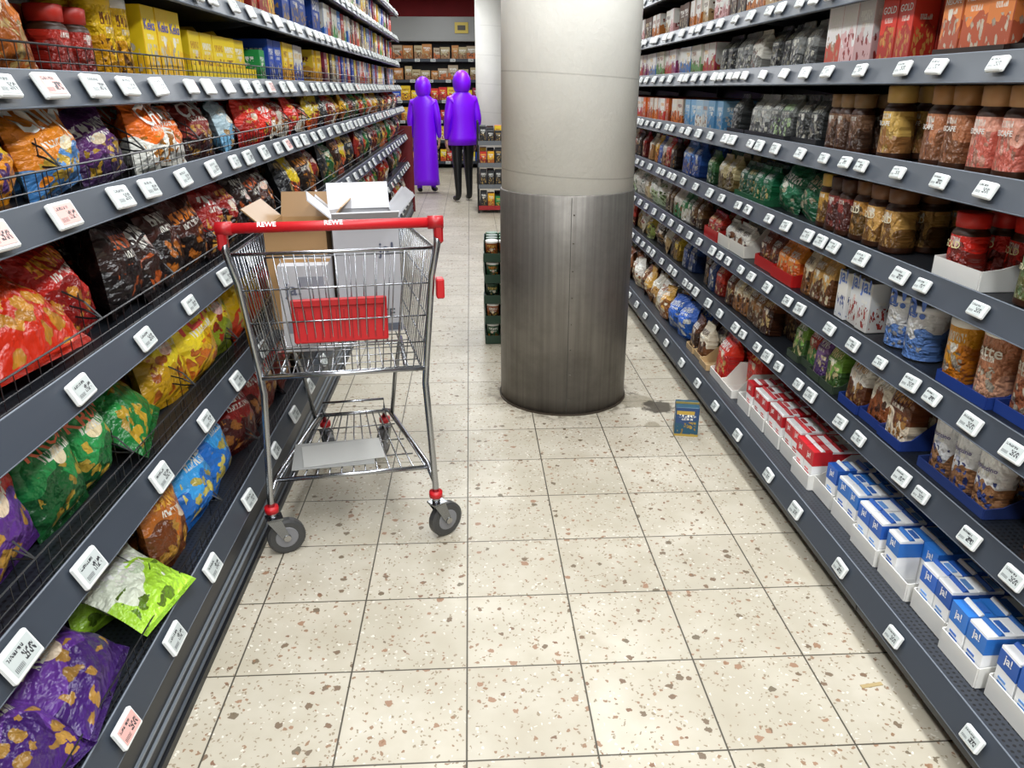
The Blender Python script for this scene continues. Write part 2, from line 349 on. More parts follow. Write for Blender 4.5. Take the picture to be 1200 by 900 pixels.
def tag(mb,T,w,h,red=False):
    mb.box(T,-w/2,w/2,-.012,0,-h/2,h/2,PLAIN,TAGB,0,.003)
    c=lin('#d9a7a0') if red else TAG
    vs=[T@Vector(p) for p in ((-w*.42,-.0128,-h*.36),(w*.42,-.0128,-h*.36),(w*.42,-.0128,h*.38),(-w*.42,-.0128,h*.38))]
    mb.add(vs,[(0,1,2,3)],SCREEN,c,R(),[(0,0),(1,0),(1,1),(0,1)])
def shelving(side,xs,zs,xb,y0,y1,height,fence,plinth):
    par=empty('gondola_shelving')
    mb=MB(); rot=RZ(90) if side<0 else RZ(-90)
    D=side
    xa,xc=sorted((xb,xb+D*.03)); mb.box(I4,xa,xc,y0,y1,.05,height,PLAIN,BACKC)
    yy=y0
    while yy<y1:
        a,c=sorted((xb,xb-D*.035)); mb.box(I4,a,c,yy-.02,yy+.02,.05,height,PLAIN,DK,0,.004)
        for k in range(int(height/.05)):
            a2,c2=sorted((xb-D*.035,xb-D*.0365)); mb.box(I4,a2,c2,yy-.006,yy+.006,.1+k*.05,.12+k*.05,PLAIN,BLK)
        yy+=1.0
    tags=MB()
    for k,(x,z) in enumerate(zip(xs,zs)):
        dt=z+.02
        if k==0:
            a,c=sorted((x+D*.02,xb)); mb.box(I4,a,c,y0,y1,dt-.03,dt,PERF,lin('#2c3038'))
        else:
            a,c=sorted((x+D*.02,xb)); mb.box(I4,a,c,y0,y1,dt-.028,dt,PERF,DK)
            yy=y0
            while yy<y1:   # brackets
                a,c=x+D*.06,xb
                vs=[(a,yy-.0025,dt-.028),(c,yy-.0025,dt-.028),(c,yy-.0025,dt-.10),(a,yy-.0025,dt-.04)]
                vs+=[(p[0],p[1]+.005,p[2]) for p in vs]
                mb.add([Vector(p) for p in vs],[(0,1,2,3),(7,6,5,4),(0,4,5,1),(2,6,7,3),(3,7,4,0)],PLAIN,DK)
                yy+=1.0
        pts=[(D*.022,.030),(D*.014,.036),(-D*.012,-.026),(-D*.004,-.032),(D*.03,-.022),(D*.03,-.014),(D*.0,-.022),(D*.018,.026)]
        vs=[Vector((x+p,y0,z+q)) for p,q in pts]+[Vector((x+p,y1,z+q)) for p,q in pts]; m_=len(pts)
        mb.add(vs,[(i,(i+1)%m_,m_+(i+1)%m_,m_+i) for i in range(m_)],PLAIN,RAIL)
        mb.tube(I4,[(x+D*.016,y0,z+.036),(x+D*.016,y1,z+.036)],.0022,PLAIN,lin('#6a717b'),5)  # lighter bead paints a highlight along the rail's top edge
        mb.tube(I4,[(x-D*.011,y0,z-.028),(x-D*.011,y1,z-.028)],.0018,PLAIN,lin('#5a616b'),5)
        yy=y0+.3
        while yy<y1-.05:
            w=U(.066,.084) if side<0 else U(.05,.068)
            h=w*.62
            Tt=T3(x-D*.001,yy,z+.004)@rot@RX(-22-U(0,6))@RY(U(-3,3))@T3(0,-.004,0)
            tag(tags,Tt,w,h,R()<.09 and side<0)
            if side<0: yy+=U(.24,.38) if k<3 else U(.14,.26)
            else: yy+=U(.24,.34) if k==0 else (U(.09,.13) if R()<.35 else U(.15,.25))
    x=xs[0]; zb=zs[0]
    if side<0:
        a=-.705
        mb.box(I4,xb,a-.03,y0,y1,.0,zb-.03,PLAIN,lin('#1b1d21'))
        mb.box(I4,a-.03,a-.012,y0,y1,.015,zb-.035,PLAIN,lin('#1e2127'),0,.003)
        for zz,c in ((.075,lin('#7d848c')),(.105,lin('#7d848c')),(.03,lin('#555b63'))):
            mb.box(I4,a-.012,a-.006,y0,y1,zz,zz+.006,PLAIN,c)
        mb.box(I4,a-.012,a,y0,y1,0,.022,PLAIN,lin('#14161a'))
    else:
        mb.box(I4,x+.06,xb,y0,y1,0,zb-.01,PLAIN,BLK)  # recessed kick, its black also paints the shadow under the bumper
        mb.box(I4,x,x+.06,y0,y1,.055,zb-.03,PLAIN,lin('#1f2329'),0,.006)
        yy=y0+.32
        while yy<y1:
            mb.box(I4,x-.0015,x,yy,yy+.004,.06,zb-.035,PLAIN,BLK); yy+=1.0
    if fence:
        for k in fence:
            x=xs[k]+D*.03; z=zs[k]+.02; H=.065 if k>0 else .05
            for q in (.012,H*.5,H): mb.tube(I4,[(x,y0,z+q),(x,y1,z+q)],.0014 if q<H else .0022,PLAIN,WIRE,4)
            yy=y0+.02
            while yy<min(y1,7): mb.tube(I4,[(x,yy,z),(x,yy,z+H)],.0011,PLAIN,WIRE,3); yy+=.04
            if k==4: continue
            yy=y0+.1
            while yy<min(y1,6):
                xb2=xs[k]+D*.42
                for q,dq in ((.07,.0),(.10,.03),(.14,.06)):
                    pts=[(x,yy,z+H),(x+D*.03,yy,z+H+dq*.6),(x+D*.12,yy,z+q+.01),(xb2,yy,z+q+.01)]
                    mb.tube(I4,pts,.0022,PLAIN,WIRE,4)
                for t in range(9):
                    xx=x+D*(.04+.045*t); mb.tube(I4,[(xx,yy,z),(xx,yy,z+.12)],.0014,PLAIN,WIRE,3)
                yy+=.42
    mb.make('frame',par); tags.make('price_labels',par)
    return par
LX=[-.715,-.74,-.75,-.77,-.80,-.80,-.80,-.80]; LZ=[.222,.57,.883,1.19,1.415,1.67,1.93,2.19]
RXs=[1.05,1.15,1.15,1.15,1.15,1.15,1.15,1.15,1.15]; RZs=[.123,.436,.69,.943,1.20,1.46,1.685,1.93,2.17]
shelving(-1,LX,LZ,-1.32,-.6,9.6,2.45,[0,1,2,3,4],0)
shelving(1,RXs,RZs,1.68,-.6,11.5,2.45,None,1)

# ------------------------------------------------------------ products
def P3(s): return tuple(lin(x) for x in s.split())
def item(mb,kind,T,w,h,d,pal,sd,text=None,tc=None,lo=False):
    c=P3(pal) if isinstance(pal,str) else pal
    if text: sd+=1
    tc=tc or (.87,.87,.83)
    if kind=='bag':
        mb.bag(T@RX(-U(4,24))@RY(U(-13,13)),w,h,d,c,sd,*( (6,6) if lo else (12,14)),text=text,tc=tc)
    elif kind=='flatbag':
        mb.bag(T@T3(0,-.06,.03)@RX(-U(48,62))@RY(U(-14,14)),w,h,d,c,sd,12,14,text=text,tc=tc)
    elif kind=='box':
        mb.box(T,-w/2,w/2,-d/2,d/2,0,h,CARD,c,sd,.0015)
        if text: mb.ftext(T,text,-w*.4,w*.4,-d/2-.0012,h*.68,tc)
    elif kind=='pouch':
        mb.loft(T@RX(-U(0,6)),[(w*.47,d*.45,0,FOIL,c),(w/2,d/2,h*.04,FOIL,c),(w/2,d/2,h*.62,FOIL,c),(w*.49,d*.36,h*.74,FOIL,c),(w*.47,d*.09,h*.9,FOIL,c),(w*.47,d*.05,h,FOIL,c)],16,4.5,sd)
        if text: mb.ftext(T,text,-w*.36,w*.36,-d/2-.003,h*.45,tc)
    elif kind=='tin':
        lid=lin('#e8e6e0') if R()<.7 else c[0]; r=w/2-.001
        mb.loft(T,[(r*.97,r*.97,0,METAL,lin('#9a9a9a')),(r,r,.004,FOIL,c),(r,r,h*.88,PLAIN,lid),(r*1.02,r*1.02,h*.885,PLAIN,lid),(r*1.02,r*1.02,h*.985,PLAIN,lid),(r*.97,r*.97,h,PLAIN,lid)],18,2,sd)
        if text:
            tv,tp=text_mesh(text)
            mb.add([T@Vector((math.sin((a-.5)*1.7)*(r+.0015),-math.cos((a-.5)*1.7)*(r+.0015),h*.62+b*w*.85)) for a,b in tv],tp,PLAIN,tc)
    elif kind=='jar':
        lid=c[2]; r=w/2-.001; g=lin('#3a1e0e')
        mb.loft(T,[(r*.9,r*.9,0,PLAIN,g),(r,r,h*.03,PLAIN,g),(r*.98,r*.98,h*.10,FOIL,(c[0],c[1],c[0])),(r*.93,r*.93,h*.66,PLAIN,g),(r*.86,r*.86,h*.72,PLAIN,g),(r*.66,r*.66,h*.77,PLAIN,lid),(r*.82,r*.82,h*.775,PLAIN,lid),(r*.86,r*.86,h*.985,PLAIN,lid),(r*.78,r*.78,h,PLAIN,lid)],20,2.6,sd)
        if text:
            tv,tp=text_mesh(text); rr=r*1.02
            mb.add([T@Vector((math.sin((a-.5)*1.2)*rr,-math.cos((a-.5)*1.2)*rr-.004,h*.47+b*w*.75)) for a,b in tv],tp,PLAIN,tc)
    elif kind=='carton':
        mb.box(T,-w/2,w/2,-d/2,d/2,0,h,PLAIN,WHITE,0,.001)
        bl=c[0]
        tp_=R()<.4
        mb.box(T,-w/2-.0006,w/2+.0006,-d/2-.0006,d/2+.0006,h*.62,h*(1.002 if tp_ else .94),PLAIN,bl)
        mb.box(T,-w/2-.0006,w/2+.0006,-d/2-.0006,d/2+.0006,h*.02,h*.10,PLAIN,c[1])
        mb.prism(T,[(-d*.12,h),(-d*.02,h+.007),(d*.04,h+.007),(d*.12,h)],-w/2,w/2,PLAIN,WHITE if tp_ else bl)
        mb.box(T,-w*.3,w*.3,d*.2,d*.4,h,h+.003,PLAIN,c[2])
        mb.ftext(T,'ja!',-w*.2,w*.2,-d/2-.002,h*.72,WHITE)
        for k in (0,1,2): mb.box(T,-w*.3,w*(.1+.1*k),-d/2-.001,-d/2,h*(.42-.08*k),h*(.46-.08*k),PLAIN,c[2])
def tray(mb,T,w,d,hf,hb,c):
    t=.003
    mb.box(T,-w/2,w/2,-d/2,d/2,0,t,PLAIN,c); mb.box(T,-w/2,w/2,-d/2-t,-d/2,0,hf,PLAIN,c); mb.box(T,-w/2,w/2,d/2,d/2+t,0,hb,PLAIN,c)
    poly=[(-d/2,0),(d/2,0),(d/2,hb),(-d*.1,hb),(-d*.38,hf*1.1),(-d/2,hf)]
    mb.prism(T,poly,-w/2-t,-w/2,PLAIN,c); mb.prism(T,poly,w/2,w/2+t,PLAIN,c)
def fill(side,name,k,y0,y1,kind,w,h,d,pals,rows=2,text=None,tc=None,inset=.04,gap=.004,traycol=None,per=4,skip=0.,yj=4,tgap=.012,tf=.16,tb=.5):
    sc=(1.12 if k>=3 else 1.0) if side<0 else 1.085
    y0*=sc; y1=min(y1*sc,9.5 if side<0 else 11.3)
    xs,zs=(LX,LZ) if side<0 else (RXs,RZs)
    bag=kind in('bag','flatbag')
    if bag:
        yj=15; inset=min(inset,.015)
    x=xs[k]+side*inset; z=zs[k]+.0215
    mb=MB(); y=y0; i=0; pals=[pals] if isinstance(pals,str) else pals
    if traycol: z+=.003
    tx=0
    while y+w<=y1+.012:
        g=(i//per)
        if traycol and i%per==0:
            tx=U(0,.025)*side
            tw=per*(w+gap)+gap; T=T3(x+tx+side*(rows*d/2+.012),y+tw/2-gap,z-.003)@RZ(90 if side<0 else -90)
            tray(mb,T,tw,rows*d+.01,h*tf,h*tb,lin(traycol)); 
        miss=0
        if traycol and R()<.12: miss=1
        elif not traycol and not bag and R()<.12: miss=1
        pal=pals[(g if traycol else i//2)%len(pals)] if len(pals)<6 else random.choice(pals)
        pc=P3(pal)
        br=U(.82,1.12); pc=tuple(tuple(min(.92,q*br) for q in cc) for cc in pc)
        jx=side*U(0,.012) if not traycol else tx
        if bag: jx=side*U(-.005,.02)
        for r in range(miss,rows):
            T=T3(x+jx+side*(d/2+.012+r*d),y+w/2,z)@RZ((90 if side<0 else -90)+U(-yj,yj))
            ws=1; hh=h
            if bag:
                ws=U(1.04,1.26); hh=h*U(.94,1.03)
            lo=(y>3.8) or r>1
            kk=kind if (kind!='flatbag' or r==0) else 'bag'
            item(mb,kk,T,w*ws,hh,d,pc,R(),text if (r<=1 and y<5) else None,tc,lo)
        y+=w+gap; i+=1
        if traycol and i%per==0: y+=tgap
    return mb.make(name)
L=-1;Q=1
# --- left: crisps
fill(L,'crisp_bags',0,.5,.92,'flatbag',.2,.25,.11,['#6b3a9a #43206e #e0aa50'],3,'DONUT',(.8,.75,.7))
fill(L,'crisp_bags',0,.93,1.42,'flatbag',.22,.27,.12,['#6b3a9a #43206e #e0aa50'],3,'DONUT',(.8,.75,.7))
fill(L,'crisp_bags',0,1.45,1.67,'flatbag',.20,.21,.08,['#e0e6d0 #a8d83c #6f9e2a'],2)
fill(L,'crisp_bags',0,1.68,1.89,'bag',.17,.26,.12,['#b5651f #6a3512 #e0a33a'],3)
fill(L,'crisp_bags',0,1.90,2.34,'bag',.21,.29,.14,['#3a9be0 #1f6abe #e9d86a'],3,'SMILEY')
fill(L,'crisp_bags',0,2.36,3.2,'bag',.2,.27,.13,['#9a2420 #4a1210 #d9883a','#c3302a #68180e #e0a04a'],3)
fill(L,'crisp_bags',1,.5,1.08,'bag',.2,.26,.13,['#f0a81c #e9861a #f2cf5a'],3,'CHIPS')
fill(L,'crisp_bags',1,1.09,1.33,'bag',.22,.28,.14,['#d8222c #5f338a #e8b04a'],3,'Balls')
fill(L,'crisp_bags',1,1.34,1.65,'bag',.15,.27,.15,['#28904a #165a2b #e8c24a'],3,'KRONE',(.85,.2,.1))
fill(L,'crisp_bags',1,1.66,1.92,'flatbag',.24,.28,.15,['#35aa50 #20803a #f8c83a'],3,'POMS',(.85,.1,.08))
fill(L,'crisp_bags',1,1.94,2.56,'bag',.2,.28,.14,['#f0d62c #d09f1a #e8781e','#f0d232 #9aaa2a #d83a1e'],3,'FLIPS',(.75,.08,.06))
fill(L,'crisp_bags',1,2.58,3.4,'bag',.2,.27,.13,['#e8ba1e #d8401e #f0dc6a','#c8281c #8a1814 #eab04a'],3)
fill(L,'tortilla_chip_bags',2,.5,1.28,'bag',.24,.26,.14,['#e8341c #c52216 #f8a22a'],3,'DORADOS')
fill(L,'tortilla_chip_bags',2,1.30,1.56,'flatbag',.25,.28,.14,['#e8461c #c82a10 #f8a830'],3,'DORADOS')
fill(L,'tortilla_chip_bags',2,1.57,1.76,'bag',.18,.26,.13,['#c8261c #8c120e #f0a030'],3)
fill(L,'crisp_bags',2,1.78,3.5,'bag',.17,.25,.12,['#2c1a16 #140c0c #c5581e','#4a1e14 #1d100d #e9842a','#9c201a #2d100d #e9a94a'],3)
fill(L,'crisp_bags',3,.8,1.40,'bag',.22,.185,.12,['#f8cc20 #f09818 #6a3a96'],3,'PAX',(.28,.06,.35))
fill(L,'crisp_bags',3,1.42,1.64,'bag',.2,.18,.11,['#e88a22 #4a88c8 #f2c84a'],3,'chips')
fill(L,'crisp_bags',3,1.66,1.82,'bag',.15,.17,.1,['#6a3678 #3e2450 #e8b83a'],3)
fill(L,'crisp_bags',3,1.84,2.22,'bag',.18,.185,.11,['#f0701c #f0eae0 #e0912a'],3,'CHIO')
fill(L,'crisp_bags',3,2.24,2.46,'bag',.18,.185,.1,['#8a2a20 #3a1210 #e0a43a'],3,'CHIO')
fill(L,'crisp_bags',3,2.48,2.72,'bag',.2,.18,.1,['#cce8f4 #7fc0e8 #e0b060'],3)
fill(L,'crisp_bags',3,2.74,3.6,'bag',.18,.18,.1,['#e8301c #ac1a12 #f0b040','#c8281c #e8e0d0 #e08a2a'],3)
fill(L,'nut_bags',4,.8,1.60,'bag',.16,.21,.09,['#e9802a #aa5a1c #f0c878','#f8a038 #d5701c #f2dcae'],3)
fill(L,'sauce_jars',4,1.62,1.80,'jar',.085,.15,.085,['#a8281c #7c1a12 #b0281c'],4)
fill(L,'snack_tins',4,1.82,2.02,'tin',.088,.19,.088,['#f0c41e #d89a14 #7a4a1a'],4)
fill(L,'biscuit_boxes',4,2.04,2.36,'box',.09,.19,.16,['#f8d01a #e8b414 #e8e2d0'],2,'Keks',(.1,.1,.4))
fill(L,'biscuit_boxes',4,2.38,2.96,'box',.12,.15,.18,['#f8d81c #f0c418 #c88a20'],2,traycol='#f0d020',per=2,tf=.35,tb=1.3)
fill(L,'biscuit_boxes',4,3.0,3.2,'box',.09,.13,.16,['#1f9a4a #147a3a #e8e2d0'],2)
MIX=['#1c4fba #16409a #e8e2d0','#f0c820 #d89a18 #7a3a1a','#d8281c #9a1a10 #f0d060','#f0ece4 #d84a3a #d8a040','#3a7ac8 #e8e4d8 #e0a43a','#4a3020 #2a1a14 #d8a05a','#e8e4da #2a9a4a #d8b45a','#9a2a4a #641a38 #e8c890','#f0ece4 #2a6ac0 #e8c890','#f8d830 #e8e0c0 #d83020','#1c4fba #e8e2d0 #d83020']
DARK=['#9a2018 #4a120c #e8a04a','#3a2018 #1a100c #d88a2a','#c8301c #7a1a12 #f8c858','#e8b020 #a85a14 #f0d070','#d0301c #e8e0d0 #e0a23a','#f0d02a #d8581e #9a3a18','#33353a #1a1b20 #d0b070','#f0e8d8 #d84a3a #e0a040','#2a8a44 #145a2a #e8c850']
for k,y,h in ((0,3.25,.27),(1,3.45,.28),(2,3.55,.26),(3,3.65,.18)):
    fill(L,'crisp_bags',k,y,9.5,'bag',.18,h,.11,DARK,2)
fill(L,'biscuit_boxes',4,3.24,4.4,'box',.12,.18,.16,['#1c4fba #16409a #e8e2d0','#f0c820 #d89a18 #7a3a1a','#e0dcd2 #1c4fba #d8b45a'],2)
fill(L,'biscuit_boxes',4,4.44,9.5,'box',.09,.18,.16,MIX,2,yj=2)
fill(L,'biscuit_boxes',5,1.4,3.5,'box',.13,.19,.16,['#f0c820 #d89a18 #7a3a1a','#c8201c #8a1410 #f0d060'],2)
fill(L,'biscuit_boxes',5,3.54,4.5,'box',.2,.2,.16,['#1a47a8 #143c8c #c8a050'],2,'Bahl',(.85,.85,.85))
fill(L,'biscuit_boxes',5,4.54,9.5,'box',.1,.2,.16,MIX,2)
fill(L,'confectionery_boxes',6,3.0,9.5,'box',.11,.2,.16,MIX,2)
fill(L,'confectionery_boxes',7,5.0,9.5,'box',.13,.19,.16,MIX,2)
# --- right: coffee & milk
fill(Q,'milk_cartons',0,.5,2.06,'carton',.064,.135,.064,['#2a5fb8 #1b4fa6 #6a9ad8','#2f74c8 #e8e8e8 #3a6ab8'],5,inset=.065,traycol='#dedcd6',per=2,yj=3,tgap=.022,tf=.4,tb=.95)
fill(Q,'milk_cartons',0,2.08,2.74,'carton',.064,.135,.064,['#c8202a #1b4fa6 #d86a6a','#d23238 #e8e8e8 #b83a3a'],5,inset=.065,traycol='#dedcd6',per=2,yj=3,tgap=.02,tf=.4,tb=.95)
fill(Q,'coffee_packs',0,2.84,3.14,'pouch',.15,.22,.1,['#d8301c #b01a14 #f0c070'],2,inset=.05,traycol='#dcd8d0',per=1)
fill(Q,'coffee_packs',0,3.17,3.54,'pouch',.11,.18,.08,['#5a3420 #2e1a10 #d8b48a','#e0d4bc #6a4228 #3a2214'],3,inset=.05,traycol='#b89a70',per=1)
fill(Q,'coffee_packs',0,3.57,3.9,'bag',.16,.2,.12,['#3a6ac8 #1a4f9a #d8d8d0'],3)
fill(Q,'coffee_bags',0,3.94,7.5,'bag',.15,.2,.1,['#d8c8a4 #a88452 #6a4024','#7a4a2a #3a2214 #e0c8a0','#e8e2d4 #c89a5a #7a3a20','#a8302a #5a1a14 #e8c890','#e8e4dc #d8c8a4 #a8602a','#c89a4a #7a4a20 #e8dcc0'],3)
fill(Q,'malt_coffee_tins',1,.8,1.38,'tin',.11,.2,.11,['#f8a01a #f08414 #f2e0b0'],3,'Caro',(.85,.85,.8))
fill(Q,'cappuccino_tins',1,1.42,1.74,'tin',.09,.17,.09,['#eef0f4 #a87a54 #4a6ac0'],4,'Cappuccino',(.12,.1,.3),traycol='#2c3f7a',per=3)
fill(Q,'cocoa_pouches',1,1.76,2.14,'pouch',.115,.185,.08,['#6a3a20 #e0d0b8 #c8904a','#e6dcc8 #8a4a24 #4a2614','#e8e4dc #5a3018 #c89a5a'],3,traycol='#27408a',per=1)
fill(Q,'coffee_packs',1,2.16,2.62,'pouch',.09,.17,.08,['#6f9a3a #3c5a2c #e8d8a0','#7a4f8e #4e3466 #e8d8b0','#b83a2c #4a7a3c #e0c890'],3,traycol='#3d4a3a',per=1)
fill(Q,'coffee_packs',1,2.66,3.3,'pouch',.09,.17,.08,['#6a3c20 #3c2012 #e8c888','#9a6a38 #5c3a1a #e8d8b8','#e0d0b0 #8a5a30 #4a2c18'],3)
fill(Q,'coffee_packs',1,3.34,4.3,'pouch',.1,.17,.08,['#b8301e #7a1e14 #e8c890','#c8a878 #7a5230 #3a2214','#2a4a8a #1a2f5a #d8d8d0','#d8b83a #8a6a20 #4a2a14','#e8e0d0 #a87a4a #5a3018','#3a2418 #1c120c #b88a4a'],3)
fill(Q,'coffee_bags',1,4.34,7.5,'bag',.14,.19,.09,['#e0dcd0 #b89a6a #6a4a2a','#d8c8a4 #a88452 #6a4024','#c8b048 #8a9a4a #5a3a20','#e8e6de #c8c0aa #8a2a20','#3a2a20 #201610 #c89a5a','#a8281c #5a140e #e8c890'],3)
fill(Q,'latte_tins',2,.8,1.08,'tin',.085,.17,.085,['#a8502a #5a2a18 #e8d8c0'],4)
fill(Q,'latte_tins',2,1.10,1.60,'tin',.095,.185,.095,['#b87a58 #e0a888 #f2e6d0','#c88a6a #9a5a3c #efe2cc'],4,'Latte',(.85,.8,.7),traycol='#24408c',per=2)
fill(Q,'latte_tins',2,1.62,1.76,'tin',.085,.17,.085,['#f0a62a #d8801e #efe2cc'],4)
fill(Q,'milk_powder_tins',2,1.78,2.02,'tin',.11,.155,.11,['#eef0f4 #6a92d8 #e4e8ee'],3,'ja!',(.1,.2,.6))
fill(Q,'creamer_boxes',2,2.04,2.28,'box',.068,.155,.07,['#eceef0 #e0dcd6 #c83a32','#f0eee8 #e8e8e8 #3a62b8'],4,'ja!',(.1,.2,.6))
fill(Q,'coffee_packs',2,2.30,2.56,'pouch',.08,.17,.07,['#d8a65a #6a4020 #f0e0b8','#e0d0b0 #8a5a2a #3a2010'],3)
fill(Q,'coffee_packs',2,2.58,3.06,'pouch',.1,.15,.08,['#e88a30 #c8581a #f2d8a0','#7a3a20 #4a1e14 #e0b06a'],3,traycol='#c01c1c',per=2,tf=.3)
fill(Q,'coffee_packs',2,3.08,3.4,'pouch',.09,.13,.08,['#e0dcd2 #7a4a2a #3a2010'],3,traycol='#e8e4da',per=2,tf=.4,tb=1.1)
fill(Q,'coffee_packs',2,3.42,3.7,'pouch',.1,.13,.08,['#b82c1c #7a1c10 #e8c890'],3,traycol='#b81c1c',per=2,tf=.4)
fill(Q,'coffee_packs',2,3.74,4.5,'pouch',.09,.16,.08,['#6a4a2a #3a2616 #d8c8a0','#3a7a4a #e0dcd0 #d8c8a0','#e0dcd2 #3a7a4a #8a5a2a'],3)
fill(Q,'coffee_bags',2,4.54,7.5,'bag',.14,.18,.09,['#eceae2 #b8c8a0 #5a7a3a','#e6e2d6 #c8b48a #8a5a2a','#f0eee8 #d8d4c8 #4a7a5a'],3)
fill(Q,'instant_coffee_jars',3,1.0,1.58,'jar',.09,.175,.09,['#6f8a5c #5a5a30 #2f6a3c','#2f6a44 #4a4a28 #2a6a3a'],4,'GRAND',(.8,.75,.5))
fill(Q,'instant_coffee_jars',3,1.60,1.80,'jar',.09,.165,.09,['#d8281c #7a2018 #d8281c'],4,'GOLD',(.85,.75,.4),traycol='#ecebe6',per=2,tf=.3)
fill(Q,'instant_coffee_jars',3,2.0,2.26,'jar',.095,.185,.095,['#d8a65a #7a5428 #7a5030','#b8843a #5a4018 #6a4420'],4,'GOLD',(.85,.8,.6))
fill(Q,'instant_coffee_jars',3,2.27,2.52,'jar',.08,.18,.08,['#8a342c #4c2420 #4a2c1c','#c8963e #6a4a24 #d8b04e'],4)
fill(Q,'coffee_bags',3,2.56,2.86,'bag',.16,.18,.12,['#2f7a58 #1c5a3a #c8c0a0'],3)
fill(Q,'coffee_packs',3,2.9,3.3,'pouch',.09,.15,.08,['#1f6a48 #145a36 #d8c080','#2a5a44 #1a4c30 #b8a060'],3,traycol='#1f5a3a',per=2)
fill(Q,'coffee_packs',3,3.34,3.75,'pouch',.1,.16,.08,['#c8b888 #6a5a34 #3a2a18','#3a6a3a #24482a #e0d8b0'],3)
fill(Q,'coffee_packs',3,3.79,4.3,'pouch',.1,.18,.08,['#3a6ac0 #284a90 #e8e0d0','#5a8ad0 #2a4a90 #e0c080'],3)
fill(Q,'coffee_packs',3,4.34,7.5,'pouch',.1,.17,.08,['#c8382a #8a1c14 #f0d8a0','#e0b03a #b8701e #4a2814','#a8241c #6a1410 #e8c890','#e8e0d0 #a87a4a #5a3018','#3a2418 #1c120c #b88a4a','#2a5ab0 #1a3f8a #d8d8d0'],3)
fill(Q,'instant_coffee_jars',4,1.1,1.58,'jar',.092,.205,.092,['#c83828 #8a6038 #b88454'],4,'NESCAFE',(.85,.85,.8))
fill(Q,'instant_coffee_jars',4,1.59,1.78,'jar',.092,.205,.092,['#e0a08a #c86858 #c09060'],4,'NESCAFE',(.85,.85,.8))
fill(Q,'instant_coffee_jars',4,1.79,2.08,'jar',.092,.205,.092,['#c8845c #8a5a3c #b8844e','#d0a864 #9a7440 #c89a5e'],4,'NESCAFE',(.85,.85,.8))
fill(Q,'instant_coffee_jars',4,2.09,2.28,'jar',.092,.205,.092,['#d8b05e #9a6a3c #d0a85e'],4,'NESCAFE',(.85,.85,.8))
fill(Q,'instant_coffee_jars',4,2.29,2.52,'jar',.075,.18,.075,['#7a5a44 #4a3428 #9a7a54'],4)
fill(Q,'coffee_capsule_boxes',4,2.56,3.5,'pouch',.11,.17,.09,['#4a4c4c #303232 #c8c8b8','#7a7e7a #4a4c4c #b8d8a0','#aaaca8 #5a5c5c #e8e8d8'],3,traycol='#26282c',per=2)
fill(Q,'coffee_capsule_boxes',4,3.54,4.2,'box',.11,.14,.13,['#8ab8d8 #4a8ab8 #e8e8e0','#a8c8dc #e0e0d8 #c88a4a'],3)
fill(Q,'coffee_capsule_boxes',4,4.24,7.5,'box',.1,.14,.13,['#e8e0d0 #d8762a #8a3a1c','#e0702a #b84a1c #f0e0c0','#eceae2 #c83a2a #e0a03a'],3)
fill(Q,'coffee_sachet_boxes',5,1.0,1.66,'box',.09,.19,.07,['#d03820 #9a2a1a #e8a050','#6a3e2e #d03820 #e8e0d0'],3,'NESCAFE',traycol='#1a1414',per=3)
fill(Q,'coffee_sachet_boxes',5,1.68,2.02,'box',.09,.19,.07,['#e88a4a #b85a3c #f0e0c8','#e0c0aa #c85a4a #f0e8e0'],3,'NESCAFE',traycol='#2a1a16',per=3)
fill(Q,'coffee_sachet_boxes',5,2.06,2.26,'box',.09,.2,.07,['#d83828 #aa2a1c #e8a050'],3,'GOLD')
fill(Q,'coffee_sachet_boxes',5,2.28,2.62,'box',.1,.2,.07,['#ece8e6 #e0b8b8 #b83a3a','#f0ecea #c85a4a #e0c0a0'],3)
fill(Q,'coffee_capsule_boxes',5,2.66,3.7,'pouch',.105,.165,.09,['#8a8c8a #4a4c4c #d8d8c8','#3c3e40 #26282a #b8b8a0','#d8d4c8 #7a7a74 #8a5a44'],3)
fill(Q,'coffee_capsule_boxes',5,3.74,7.5,'box',.1,.15,.13,['#eceae4 #b83a4a #d8a040','#e0dcd0 #6a9a5a #8a4a2c','#eceae4 #4a7ab8 #d8b45a','#f0eeea #8a3a6a #d8b45a'],3)
fill(Q,'tea_boxes',6,1.9,7.5,'box',.11,.15,.13,['#eceae4 #d8a0a0 #a83a3a','#e8e4d8 #b8986a #5a3420','#f0eee8 #c8762a #8a3a1c','#5a3a24 #2e1c12 #d8c8a0'],3)
fill(Q,'tea_boxes',7,3.0,7.5,'box',.12,.17,.13,['#b8a888 #6a5a44 #3a2a1c','#eceae4 #c8a060 #5a3420','#c8482a #8a2a1c #f0d8a0'],3)

# ------------------------------------------------------------ pillar
n=NT('painted_concrete'); oc=n.obj(); x,y,z=n.sep(oc)
zz=n.m('ADD',z,n.m('MULTIPLY',x,.06))
seam=n.m('LESS_THAN',n.m('ABSOLUTE',n.m('SUBTRACT',n.m('FRACT',n.m('DIVIDE',n.m('SUBTRACT',zz,.87),.40)),.5)),.007)
b=n.mix(n.ramp(n.noise(oc,4,5),.3,.7),lin('#dfddd5'),lin('#eae8e0'))
b=n.mix(n.m('MULTIPLY',seam,.3),b,lin('#8a877e'))
n.bump(n.noise(oc,60,4),.12,.01)
M_COLP=n.fin(b,.6)
n=NT('brushed_steel'); oc=n.obj(); x,y,z=n.sep(oc)
st=n.noise(n.comb(n.m('MULTIPLY',x,60),n.m('MULTIPLY',y,60),n.m('MULTIPLY',z,1.2)),1.,4)
bl=n.noise(oc,6,5,.65)
